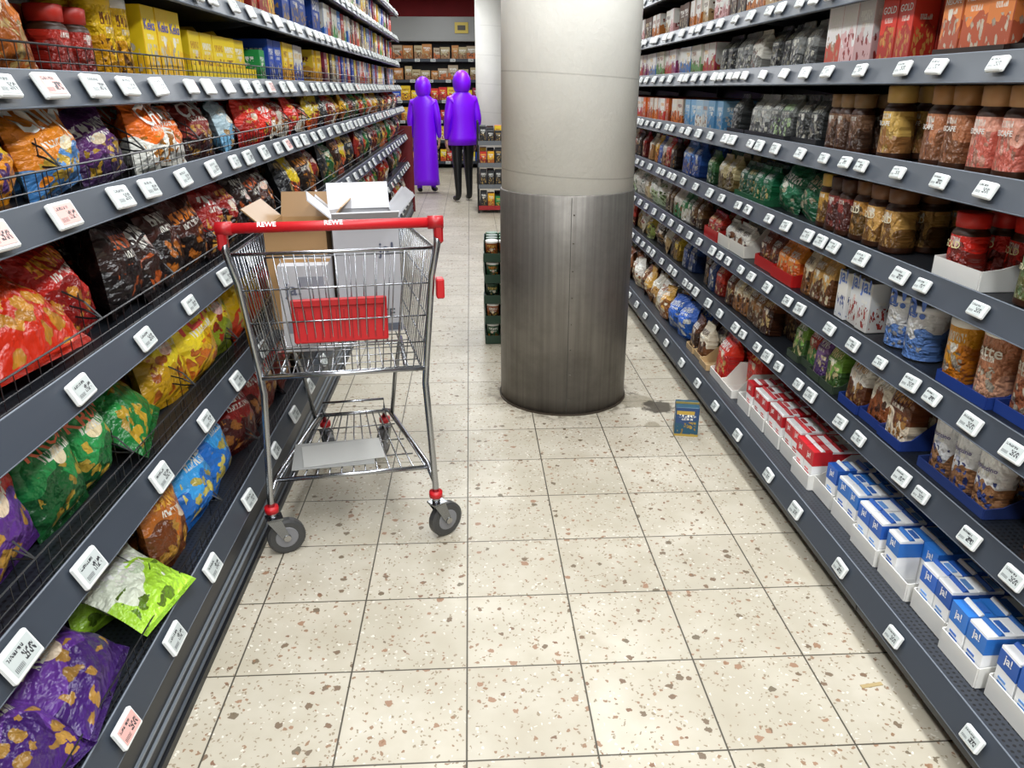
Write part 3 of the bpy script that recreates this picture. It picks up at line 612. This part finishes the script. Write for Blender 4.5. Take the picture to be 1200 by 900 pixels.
b=n.mix(n.ramp(st,.3,.7),lin('#75716c'),lin('#8b8781')); b=n.mix(n.m('MULTIPLY',n.ramp(bl,.45,.75),.5),b,lin('#5c5852'))
low=n.m('SUBTRACT',1.,n.ramp(n.m('ADD',z,n.m('MULTIPLY',bl,.06)),.03,.10))
b=n.mix(n.m('MULTIPLY',low,.6),b,lin('#42382f'))
M_STEEL=n.fin(b,n.m('MULTIPLY_ADD',bl,.25,.38),.75)
def cyl(name,x,y,prof,mat,par,seg=64):
    mb=MB(); mb.loft(T3(0,0,0),[(r,r,z,0,W0) for r,z in prof],seg,2); o=mb.make(name,par,[mat,mat,mat]); return o
pil=empty('pillar',(.436,3.563,0))
cyl('painted_shaft',0,0,[(.298,.9),(.298,2.95)],M_COLP,pil)
cyl('steel_sleeve',0,0,[(.305,0),(.305,.995),(.303,.998),(.297,.999)],M_STEEL,pil)
mb=MB()
for an in (-93,35,155):
    T=RZ(an)@T3(.3055,0,0); mb.box(T,-.001,.0008,-.0012,.0012,.01,.99,PLAIN,lin('#3a3834'))
    for q in range(8): mb.box(T@T3(0,.012,.08+q*.12),-.001,.0018,-.003,.003,-.003,.003,METAL,lin('#67635c'),0,.001)
for q in range(48):
    T=RZ(q*7.5)@T3(.306,0,0); mb.box(T,-.002,.006,-.0205,.0205,0,.007,PLAIN,lin('#3c332a'))
mb.make('sleeve_seams',pil)
pil2=empty('pillar',(.36,12.6,0))
cyl('painted_shaft',0,0,[(.26,.0),(.26,2.95)],M_COLP,pil2)
cyl('base_ring',0,0,[(.27,0),(.27,.15),(.262,.155)],M_STEEL,pil2)

# ------------------------------------------------------------ shopping cart
CH=lin('#a8aaae')
cart=empty('shopping_cart',(-.395,2.215,0)); cart.rotation_euler=(0,0,math.radians(8))
mb=MB()
TB=(.285,-.01,.985); TF=(.215,.86,.95); BB=(.235,.05,.60); BF=(.17,.78,.66)
def lerp(a,b,t): return tuple(a[i]+(b[i]-a[i])*t for i in range(3))
def mir(p): return (-p[0],p[1],p[2])
mb.tube(I4,[TB,TF,mir(TF),mir(TB)],.005,METAL,CH,8,True)
mb.tube(I4,[BB,BF,mir(BF),mir(BB)],.0042,METAL,CH,8,True)
for f in (.22,.45,.72):
    a=lerp(BB,TB,f); b_=lerp(BF,TF,f); mb.tube(I4,[a,b_,mir(b_),mir(a)],.0026,METAL,CH,6,True)
N=26
for i in range(N+1):
    t=i/N; a=lerp(BB,BF,t); b_=lerp(TB,TF,t)
    for s in (1,-1): mb.tube(I4,[(s*a[0],a[1],a[2]),(s*b_[0],b_[1],b_[2])],.0019,METAL,CH,5)
    if i%2==0: mb.tube(I4,[a,mir(a)],.0021,METAL,CH,5)
for i in range(13):
    t=i/12; mb.tube(I4,[lerp(mir(BB),BB,t),lerp(mir(BF),BF,t)],.0019,METAL,CH,5)
    mb.tube(I4,[lerp(mir(BF),BF,t),lerp(mir(TF),TF,t)],.0019,METAL,CH,5)
for i in range(21):
    t=i/20; mb.tube(I4,[lerp(mir(BB),BB,t),lerp(mir(TB),TB,t)],.0019,METAL,CH,5)
for i in range(11):
    t=i/10; mb.tube(I4,[(-.17+.34*t,.075,.68),(-.2+.4*t,.06,.96)],.002,METAL,CH,5)
mb.tube(I4,[(-.17,.075,.68),(.17,.075,.68),(.2,.06,.96),(-.2,.06,.96)],.0036,METAL,CH,6,True)
mb.make('basket',cart)
mb=MB()
for s in (1,-1):
    mb.tube(I4,[(s*.262,.0,.15),(s*.262,.0,.2),(s*.246,.03,.55),(s*.252,.035,.62),(s*.275,.0,.9),(s*.292,-.03,1.0),(s*.298,-.005,1.055)],.0105,METAL,CH,10)
    mb.tube(I4,[(s*.258,.0,.22),(s*.245,.09,.235),(s*.14,.66,.20),(s*.12,.71,.185),(s*.12,.71,.13)],.0095,METAL,CH,10)
    mb.tube(I4,[(s*.15,.62,.21),(s*.17,.56,.40),(s*.19,.40,.59),(s*.19,.1,.59)],.008,METAL,CH,8)
mb.tube(I4,[(-.245,.03,.60),(.245,.03,.60)],.008,METAL,CH,8)
mb.tube(I4,[(-.25,.07,.232),(.25,.07,.232)],.008,METAL,CH,8)
mb.tube(I4,[(-.14,.66,.20),(.14,.66,.20)],.008,METAL,CH,8)
for i in range(13):
    t=-1+2*i/12; mb.tube(I4,[(t*.235,.07,.238),(t*.14,.66,.205)],.0028,METAL,CH,5)
for q in (.2,.34,.5): mb.tube(I4,[(-.235+.16*q,q,.233-.045*q),(.235-.16*q,q,.233-.045*q)],.003,METAL,CH,5)
mb.tube(I4,[(-.12,.66,.20),(-.12,.68,.245),(.12,.68,.245),(.12,.66,.20)],.005,METAL,CH,6)
mb.make('frame',cart)
mb=MB()
mb.tube(I4,[(-.30,-.02,1.06),(.30,-.02,1.06)],.0145,PLAIN,REDC,14)
for s in (1,-1):
    mb.tube(I4,[(s*.268,-.02,1.06),(s*.312,-.02,1.06)],.019,PLAIN,lin('#a01018'),14)
    mb.box(T3(s*.298,0,0),-.013,.013,-.033,.010,1.0,1.06,PLAIN,lin('#a01018'),0,.006)
mb.box(T3(.30,.01,.86),-.012,.012,-.02,.02,-.03,.03,PLAIN,lin('#b8141c'),0,.004)
T=T3(0,-.02,1.06)@RX(-35)
for xx in (-.2,-.02): mb.ftext(T,'REWE',xx,xx+.05,-.0155,-.005,WHITE)
mb.make('handle',cart)
mb=MB()
Tp=T3(0,.042,.70)@RX(0)
mb.box(Tp,-.14,.14,-.012,-.002,0,.135,PLAIN,lin('#b8141c'),0,.005)
for q in range(12): mb.box(Tp,-.125+q*.0225,-.121+q*.0225,-.014,-.012,.012,.105,PLAIN,lin('#901018'))
mb.box(Tp,-.14,.14,-.022,-.01,.115,.14,PLAIN,lin('#a81018'),0,.004)
mb.make('child_seat_flap',cart)
mb=MB()
mb.box(T3(-.05,.2,.245),-.15,.12,-.10,.10,0,.004,PLAIN,lin('#8e8e8b'),0,.001)
mb.box(T3(-.05,.2,.249)@RZ(6),-.12,.15,-.08,.08,0,.003,PLAIN,lin('#a9a8a4'),0,.001)
mb.make('rack_cardboard',cart)
mb=MB()
def castor(x,y,zt,ang,r):
    T=T3(x,y,0)@RZ(ang)
    mb.tube(T,[(0,0,zt),(0,0,zt-.035)],.013,METAL,CH,10)
    mb.tube(T,[(0,0,zt+.012),(0,0,zt-.008)],.022,PLAIN,REDC,12)
    for s in (1,-1):
        mb.prism(T,[(-.022,zt-.03),(.022,zt-.03),(.046,r*.95),(.028,r*.8)],s*.021-.0015,s*.021+.0015,METAL,lin('#8d9094'))
    mb.box(T,-.0225,.0225,-.022,.03,zt-.034,zt-.028,METAL,lin('#8d9094'))
    W=T@T3(0,.035,r)
    mb.disc_x(W,r,.030,PLAIN,lin('#3a3a3a'),24); mb.disc_x(W,r*.66,.033,PLAIN,lin('#77777a'),20); mb.disc_x(W,r*.22,.05,METAL,lin('#aaaaaa'),12)
castor(.262,.0,.165,-60,.061); castor(-.262,.0,.165,-75,.061)
castor(.12,.71,.14,160,.056); castor(-.12,.71,.14,200,.056)
mb.make('castors',cart)

def cbox(name,x,y,z,w,d,h,rz,c,ci,flaps=True,texts=(),tilt=0,bands=()):
    mb=MB(); t=.004
    mb.box(I4,-w/2,w/2,-d/2,d/2,0,t,PLAIN,c)
    for (a,b_,e,f) in ((-w/2,w/2,-d/2,-d/2+t),(-w/2,w/2,d/2-t,d/2),(-w/2,-w/2+t,-d/2+t,d/2-t),(w/2-t,w/2,-d/2+t,d/2-t)):
        mb.box(I4,a,b_,e,f,t,h,PLAIN,c)
    if flaps:
        fl=min(w,d)*.45
        mb.box(T3(0,-d/2,h)@RX(62),-w/2,w/2,0,t,0,fl*.6,PLAIN,ci); mb.box(T3(0,d/2-t,h)@RX(-25),-w/2,w/2,0,t,0,fl,PLAIN,ci)
        mb.box(T3(-w/2,0,h)@RY(-48),0,t,-d/2+t,d/2-t,0,fl,PLAIN,ci); mb.box(T3(w/2-t,0,h)@RY(40),0,t,-d/2+t,d/2-t,0,fl,PLAIN,c)
    else:
        mb.box(I4,-w/2,w/2,-d/2,d/2,h,h+t,PLAIN,c); mb.box(I4,-w/2-.001,w/2+.001,-.025,.025,h+t,h+t+.001,PLAIN,ci)
    for (s,x0,x1,zz,cc) in texts: mb.ftext(I4,s,x0,x1,-d/2-.002,zz,lin(cc))
    for (x0,x1,z0,z1,cc) in bands: mb.box(I4,x0,x1,-d/2-.001,-d/2,z0,z1,PLAIN,lin(cc))
    o=mb.make(name); M=T3(-.395,2.215,0)@RZ(8)@T3(x,y,z)@RZ(rz)@RX(tilt); o.matrix_world=M; return o
Wc=lin('#a8a8ac'); Wi=lin('#a58f70'); Br=lin('#a8845a'); Bi=lin('#8a6a44'); Wp=lin('#b8b8bc')
cbox('cardboard_box',.085,.40,.648,.21,.24,.38,4,Wc,Wp,True,[('ja!',.035,.085,.25,'#4a4f60'),('ENTE',-.02,.08,.05,'#44474f')],bands=[(-.1,.1,.005,.03,'#5a5e6a')])
cbox('cardboard_box',-.10,.22,.64,.15,.15,.27,-4,Wp,Bi,False,[('ja!',-.06,-.01,.17,'#5a5f70')],bands=[(-.06,.05,.06,.10,'#7a7e88'),(-.02,.06,.21,.24,'#8a8d96')])
cbox('cardboard_box',-.115,.47,.655,.2,.26,.34,-8,Br,Bi,True)
cbox('cardboard_box',.09,.66,.665,.2,.2,.34,2,Wp,Wp,True,tilt=0)

# ------------------------------------------------------------ floor items
T=T3(.925,3.05,0)@RZ(-12)
mb=MB(); bl=lin('#24406a'); mb.box(T,-.05,.05,-.045,.045,0,.135,CARD,(bl,lin('#1c4a60'),lin('#b89840')),.3,.002)
mb.box(T,-.051,.051,-.046,.046,.0,.010,PLAIN,lin('#a88c3c'))
mb.box(T,-.045,.03,-.046,-.045,.102,.118,PLAIN,lin('#b89840')); mb.box(T@T3(0,0,.135),-.05,.05,-.003,.003,0,.008,PLAIN,lin('#8a7a40'))
mb.box(T,.0502,.051,-.03,.03,.03,.1,PLAIN,lin('#a88c3c'))
mb.make('coffee_carton')
mb=MB(); mb.box(T3(.995,1.5,0)@RZ(8),-.03,.03,-.006,.006,0,.002,PLAIN,lin('#a8946a'),0,.0008); mb.make('cardboard_scrap')
mb=MB()
for k in range(5):
    T=T3(.27,4.52,.004+k*.122)@RZ(U(-1.5,1.5)); tray(mb,T,.40,.36,.05,.1,lin('#1f3a2a'))
    for i in range(5):
        for j in range(4):
            item(mb,'tin',T@T3(-.155+i*.0775,-.13+j*.087,.004),.074,.112,.074,random.choice(['#2a5a3a #16301f #d8862a','#a85a24 #3a2214 #e8c060','#23402c #16261b #c8b060']),R())
mb.make('canned_drink_trays')
mb=MB()
for k in range(4):
    z=.06+k*.25
    mb.box(T3(.42,9.75,z),-.33,.33,-.28,.28,0,.02,PLAIN,DK,0,.003); mb.box(T3(.42,9.46,z),-.33,.33,-.012,0,-.02,.03,PLAIN,lin('#6c7074') if k else lin('#a8242a'))
for sx in (-.33,.33):
    for sy in (-.27,.27): mb.box(T3(.42+sx,9.75+sy,0),-.012,.012,-.012,.012,0,1.05,PLAIN,BLK,0,.002)
for k in range(4):
    for i in range(7):
        for j in range(3):
            item(mb,'box',T3(.15+i*.09,9.52+j*.13,.081+k*.25),.08,U(.12,.18),.11,random.choice(DARK+['#23252a #121316 #c0a060']*5),R())
mb.make('display_rack')
par=empty('wall_shelving')
mb=MB(); mb.box(I4,-2.6,2.8,15.58,15.7,0,2.6,PLAIN,BACKC)
mb.box(I4,-2.6,2.8,15.08,15.58,2.2,2.6,PLAIN,lin('#8f908e'),0,.004)
mb.box(T3(-.12,15.07,2.33),-.12,.12,-.01,0,0,.18,PLAIN,lin('#c8b048'),0,.003); mb.box(T3(-.12,15.06,2.33),-.07,.07,-.004,0,.05,.13,PLAIN,lin('#3a3428'))
prod=MB(); tg=MB()
for k,z in enumerate((.12,.5,.85,1.2,1.55,1.9)):
    mb.box(I4,-2.6,2.8,15.1,15.58,z-.03,z,PLAIN,DK); mb.box(I4,-2.6,2.8,15.08,15.1,z-.04,z+.012,PLAIN,RAIL,0,.003)
    xx=-2.5
    while xx<2.7:
        w=U(.12,.2); pal=random.choice(['#b87a3a #985a20 #d0b880','#b0a078 #98704a #6a4a24','#a89880 #b8622a #5a3a1c'] if k>=4 else MIX+DARK)
        item(prod,'box',T3(xx,15.25,z+.002),w,U(.16,.26),.2,pal,R()); xx+=w+.008
    xx=-2.5
    while xx<2.7: tag(tg,T3(xx,15.079,z-.014),.09,.05); xx+=U(.2,.4)
mb.make('frame',par); prod.make('boxed_goods',par); tg.make('price_labels',par)
mb=MB(); mb.box(T3(-.93,9.63,0),-.39,.24,0,.03,0,1.0,PLAIN,lin('#6a1018'),0,.004)
mb.box(T3(-.93,9.63,0),-.37,.22,.03,.05,.1,.9,PLAIN,lin('#8a1a20'),0,.004); mb.make('end_panel')

# ------------------------------------------------------------ people
def skin_mesh(pts,edges,root):
    me=bpy.data.meshes.new('sk'); me.from_pydata([p[:3] for p in pts],edges,[]); ob=bpy.data.objects.new('sk',me); COL.objects.link(ob)
    m=ob.modifiers.new('s','SKIN'); m.use_smooth_shade=True
    for i,p in enumerate(pts):
        sv=me.skin_vertices[0].data[i]; rr=p[3]; sv.radius=rr if isinstance(rr,tuple) else (rr,rr); sv.use_root=(i==root)
    ss=ob.modifiers.new('u','SUBSURF'); ss.levels=2; ss.render_levels=2
    dg=bpy.context.evaluated_depsgraph_get(); dg.update()
    r=bpy.data.meshes.new_from_object(ob.evaluated_get(dg)); bpy.data.objects.remove(ob)
    out=([v.co.copy() for v in r.vertices],[tuple(p.vertices) for p in r.polygons]); bpy.data.meshes.remove(r); return out
def person(x,y,rz,coat_len,H,trouser):
    par=empty('person',(x,y,0)); par.rotation_euler=(0,0,math.radians(rz))
    k=H/1.7; PU=lin('#8408ff'); SK=lin('#c79a7c')
    p=[(0,0,.92,(.15,.11)),(0,0,1.08,(.135,.10)),(0,.01,1.25,(.16,.11)),(0,.01,1.38,(.13,.09)),(0,0,1.46,.055),(0,-.01,1.53,.055)]
    e=[(0,1),(1,2),(2,3),(3,4),(4,5)]
    for s in (1,-1):
        b=len(p)
        p+=[(s*.17,.01,1.37,.072),(s*.225,.03,1.12,.056),(s*.22,-.05,.90,.042),(s*.215,-.08,.84,.032)]
        e+=[(3,b),(b,b+1),(b+1,b+2),(b+2,b+3)]
        b=len(p)
        p+=[(s*.09,0,.84,.095),(s*.10,-.01+.05*s,.48,.066),(s*.10,.02+.05*s,.12,.046),(s*.105,.0+.05*s,.055,.045),(s*.12,-.13+.05*s,.04,.035)]
        e+=[(0,b),(b,b+1),(b+1,b+2),(b+2,b+3),(b+3,b+4)]
    vs,fs=skin_mesh([(a*k,b_*k,c*k,(tuple(q*k for q in r) if isinstance(r,tuple) else r*k)) for a,b_,c,r in p],e,0)
    mb=MB(); up=[];lo=[];sh=[]
    for f in fs:
        zc=sum(vs[i].z for i in f)/len(f)
        (up if zc>.86*k else (sh if zc<.085*k else lo)).append(f)
    mb.add(vs,up,PLAIN,PU,smooth=True); mb.add(vs,lo,PLAIN,trouser,smooth=True); mb.add(vs,sh,PLAIN,lin('#17171a'),smooth=True)
    mb.make('body',par)
    c=MB(); z0=coat_len*k
    c.loft(I4,[(.215*k,.165*k,z0,PLAIN,PU),(.205*k,.155*k,z0+.1*k,PLAIN,PU),(.18*k,.14*k,1.0*k,PLAIN,PU),(.178*k,.135*k,1.15*k,PLAIN,PU),(.20*k,.135*k,1.30*k,PLAIN,PU),(.19*k,.12*k,1.40*k,PLAIN,PU),(.10*k,.10*k,1.47*k,PLAIN,PU),(.075*k,.08*k,1.50*k,PLAIN,PU)],28,2.2)
    c.make('coat',par)
    h=MB(); hz=1.6*k; vs=[];fs=[];nu,nv=24,18
    for j in range(nv+1):
        th=math.pi*j/nv
        for i in range(nu):
            ph=2*math.pi*i/nu; xx=math.sin(th)*math.sin(ph); yy=-math.sin(th)*math.cos(ph); zz=math.cos(th)
            rx,ry,rz_=.074,.095,.115
            if zz<-.3: rx*=1-.25*(-zz-.3); ry*=1-.1*(-zz-.3)
            px,py,pz=xx*rx,yy*ry,zz*rz_
            if yy<-.7 and abs(xx)<.22 and -.3<zz<.12: py-=.022*(1-abs(xx)/.22)*(1-abs(zz+.15)/.3)
            if yy<-.7 and .18<abs(xx)<.55 and 0<zz<.25: py+=.008
            vs.append(Vector((px*k,py*k,hz+pz*k)))
    for j in range(nv):
        for i in range(nu): fs.append((j*nu+i,(j+1)*nu+i,(j+1)*nu+(i+1)%nu,j*nu+(i+1)%nu))
    h.add(vs,fs,PLAIN,SK,smooth=True)
    for s in (1,-1):
        h.loft(T3(s*.03*k,-.086*k,hz+.01*k),[(.009*k,.006*k,-.006*k,PLAIN,WHITE),(.013*k,.008*k,0,PLAIN,WHITE),(.008*k,.005*k,.006*k,PLAIN,BLK)],8)
        h.box(T3(s*.03*k,-.089*k,hz+.03*k),-.014*k,.014*k,-.003,.004,-.002,.003,PLAIN,lin('#2a1a10'),0,.001)
        h.loft(T3(s*.076*k,.0,hz-.03*k),[(.006*k,.012*k,0,PLAIN,SK),(.010*k,.018*k,.03*k,PLAIN,SK),(.006*k,.015*k,.055*k,PLAIN,SK)],8)
    h.box(T3(0,-.088*k,hz-.052*k),-.022*k,.022*k,-.004,.004,-.004,.004,PLAIN,lin('#9a4a44'),0,.001)
    h.make('head',par)
    hd=MB(); vs=[];fs=[]
    for j in range(13):
        th=math.pi*(.02+.93*j/12)
        for i in range(17):
            ph=math.radians(48)+math.radians(264)*i/16
            rx,ry,rz_=.125,.135,.155
            fl=1.0+.9*max(0,(th/math.pi-.6))
            vs.append(Vector((math.sin(th)*math.sin(ph)*rx*fl*k,-math.sin(th)*math.cos(ph)*ry*fl*k+.01,hz+(math.cos(th)*rz_)*k)))
    for j in range(12):
        for i in range(16): fs.append((j*17+i,(j+1)*17+i,(j+1)*17+i+1,j*17+i+1))
    hd.add(vs,fs,PLAIN,PU,smooth=True); hd.make('hood',par)
    for s in (1,-1):
        m=MB(); cx,cy,cz=s*.213*k,-.085*k,.84*k
        T=T3(cx,cy,cz)@RX(14)
        m.loft(T@T3(0,0,-.085*k),[(.013,.034,0,PLAIN,SK),(.016,.04,.03,PLAIN,SK),(.015,.034,.07,PLAIN,SK),(.018,.024,.095,PLAIN,SK)],12,2.4)
        for q,(yo,l) in enumerate(((-.030,.066),(-.010,.076),(.010,.071),(.029,.056))):
            m.tube(T@T3(0,yo,-.083*k),[(0,0,.01),(-s*.003,0,-l*.4),(-s*.012,0,-l*.75),(-s*.024,0,-l)],.0078,PLAIN,SK,8)
        m.tube(T@T3(0,-.03,-.03*k),[(0,.005,.01),(-s*.008,-.022,-.012),(-s*.016,-.034,-.04),(-s*.02,-.034,-.058)],.009,PLAIN,SK,8)
        m.make('hand_'+('right' if s<0 else 'left'),par)
person(-.64,11.45,170,.13,1.52,lin('#6b00d8'))
person(-.10,10.55,200,.78,1.58,lin('#121316'))

# ------------------------------------------------------------ lights
def strip(x,y,ln,pw,w=.35):
    par=empty('ceiling_light',(x,y,ZC-.06))
    mb=MB(); mb.box(I4,-w/2-.02,w/2+.02,-ln/2-.02,ln/2+.02,.012,.06,PLAIN,WHITE,0,.004); mb.make('housing',par)
    l=bpy.data.lights.new('tube','AREA'); l.shape='RECTANGLE'; l.size=w; l.size_y=ln; l.energy=pw*.94; l.color=(.95,.98,1.0)
    o=bpy.data.objects.new('tube',l); COL.objects.link(o); o.parent=par
for yy in (-4.0,-2.4): strip(.2,yy,1.3,75)  # extra unseen strips behind the camera, added as fill for the goods
for yy in (-.8,.8,2.4):
    strip(-.5,yy,1.3,36); strip(.95,yy,1.3,44)  # rows set out from the aisle centre, placed to brighten the shelf fronts
for yy in (4.4,6.2):
    strip(-.45,yy,1.3,28); strip(.9,yy,1.3,28)  # same outward pair continued, added to fill the shelves
for yy in (8.2,10.0): strip(.2,yy,1.3,48)
for yy in (11.6,13.6): strip(-.5,yy,1.3,24)
strip(-1.9,12.5,1.5,30); strip(2.2,13.0,1.5,26)
w=bpy.data.worlds.new('World'); scene.world=w; w.use_nodes=True
w.node_tree.nodes['Background'].inputs[0].default_value=(.8,.85,.9,1); w.node_tree.nodes['Background'].inputs[1].default_value=.3

# ------------------------------------------------------------ camera
cd=bpy.data.cameras.new('camera'); cam=bpy.data.objects.new('camera',cd); COL.objects.link(cam); scene.camera=cam
cd.sensor_fit='HORIZONTAL'; cd.sensor_width=36; cd.lens=27.0; cd.clip_start=.05
cam.location=(0,0,1.42); cam.rotation_euler=(math.radians(90-21.08),0,math.radians(-2.97))
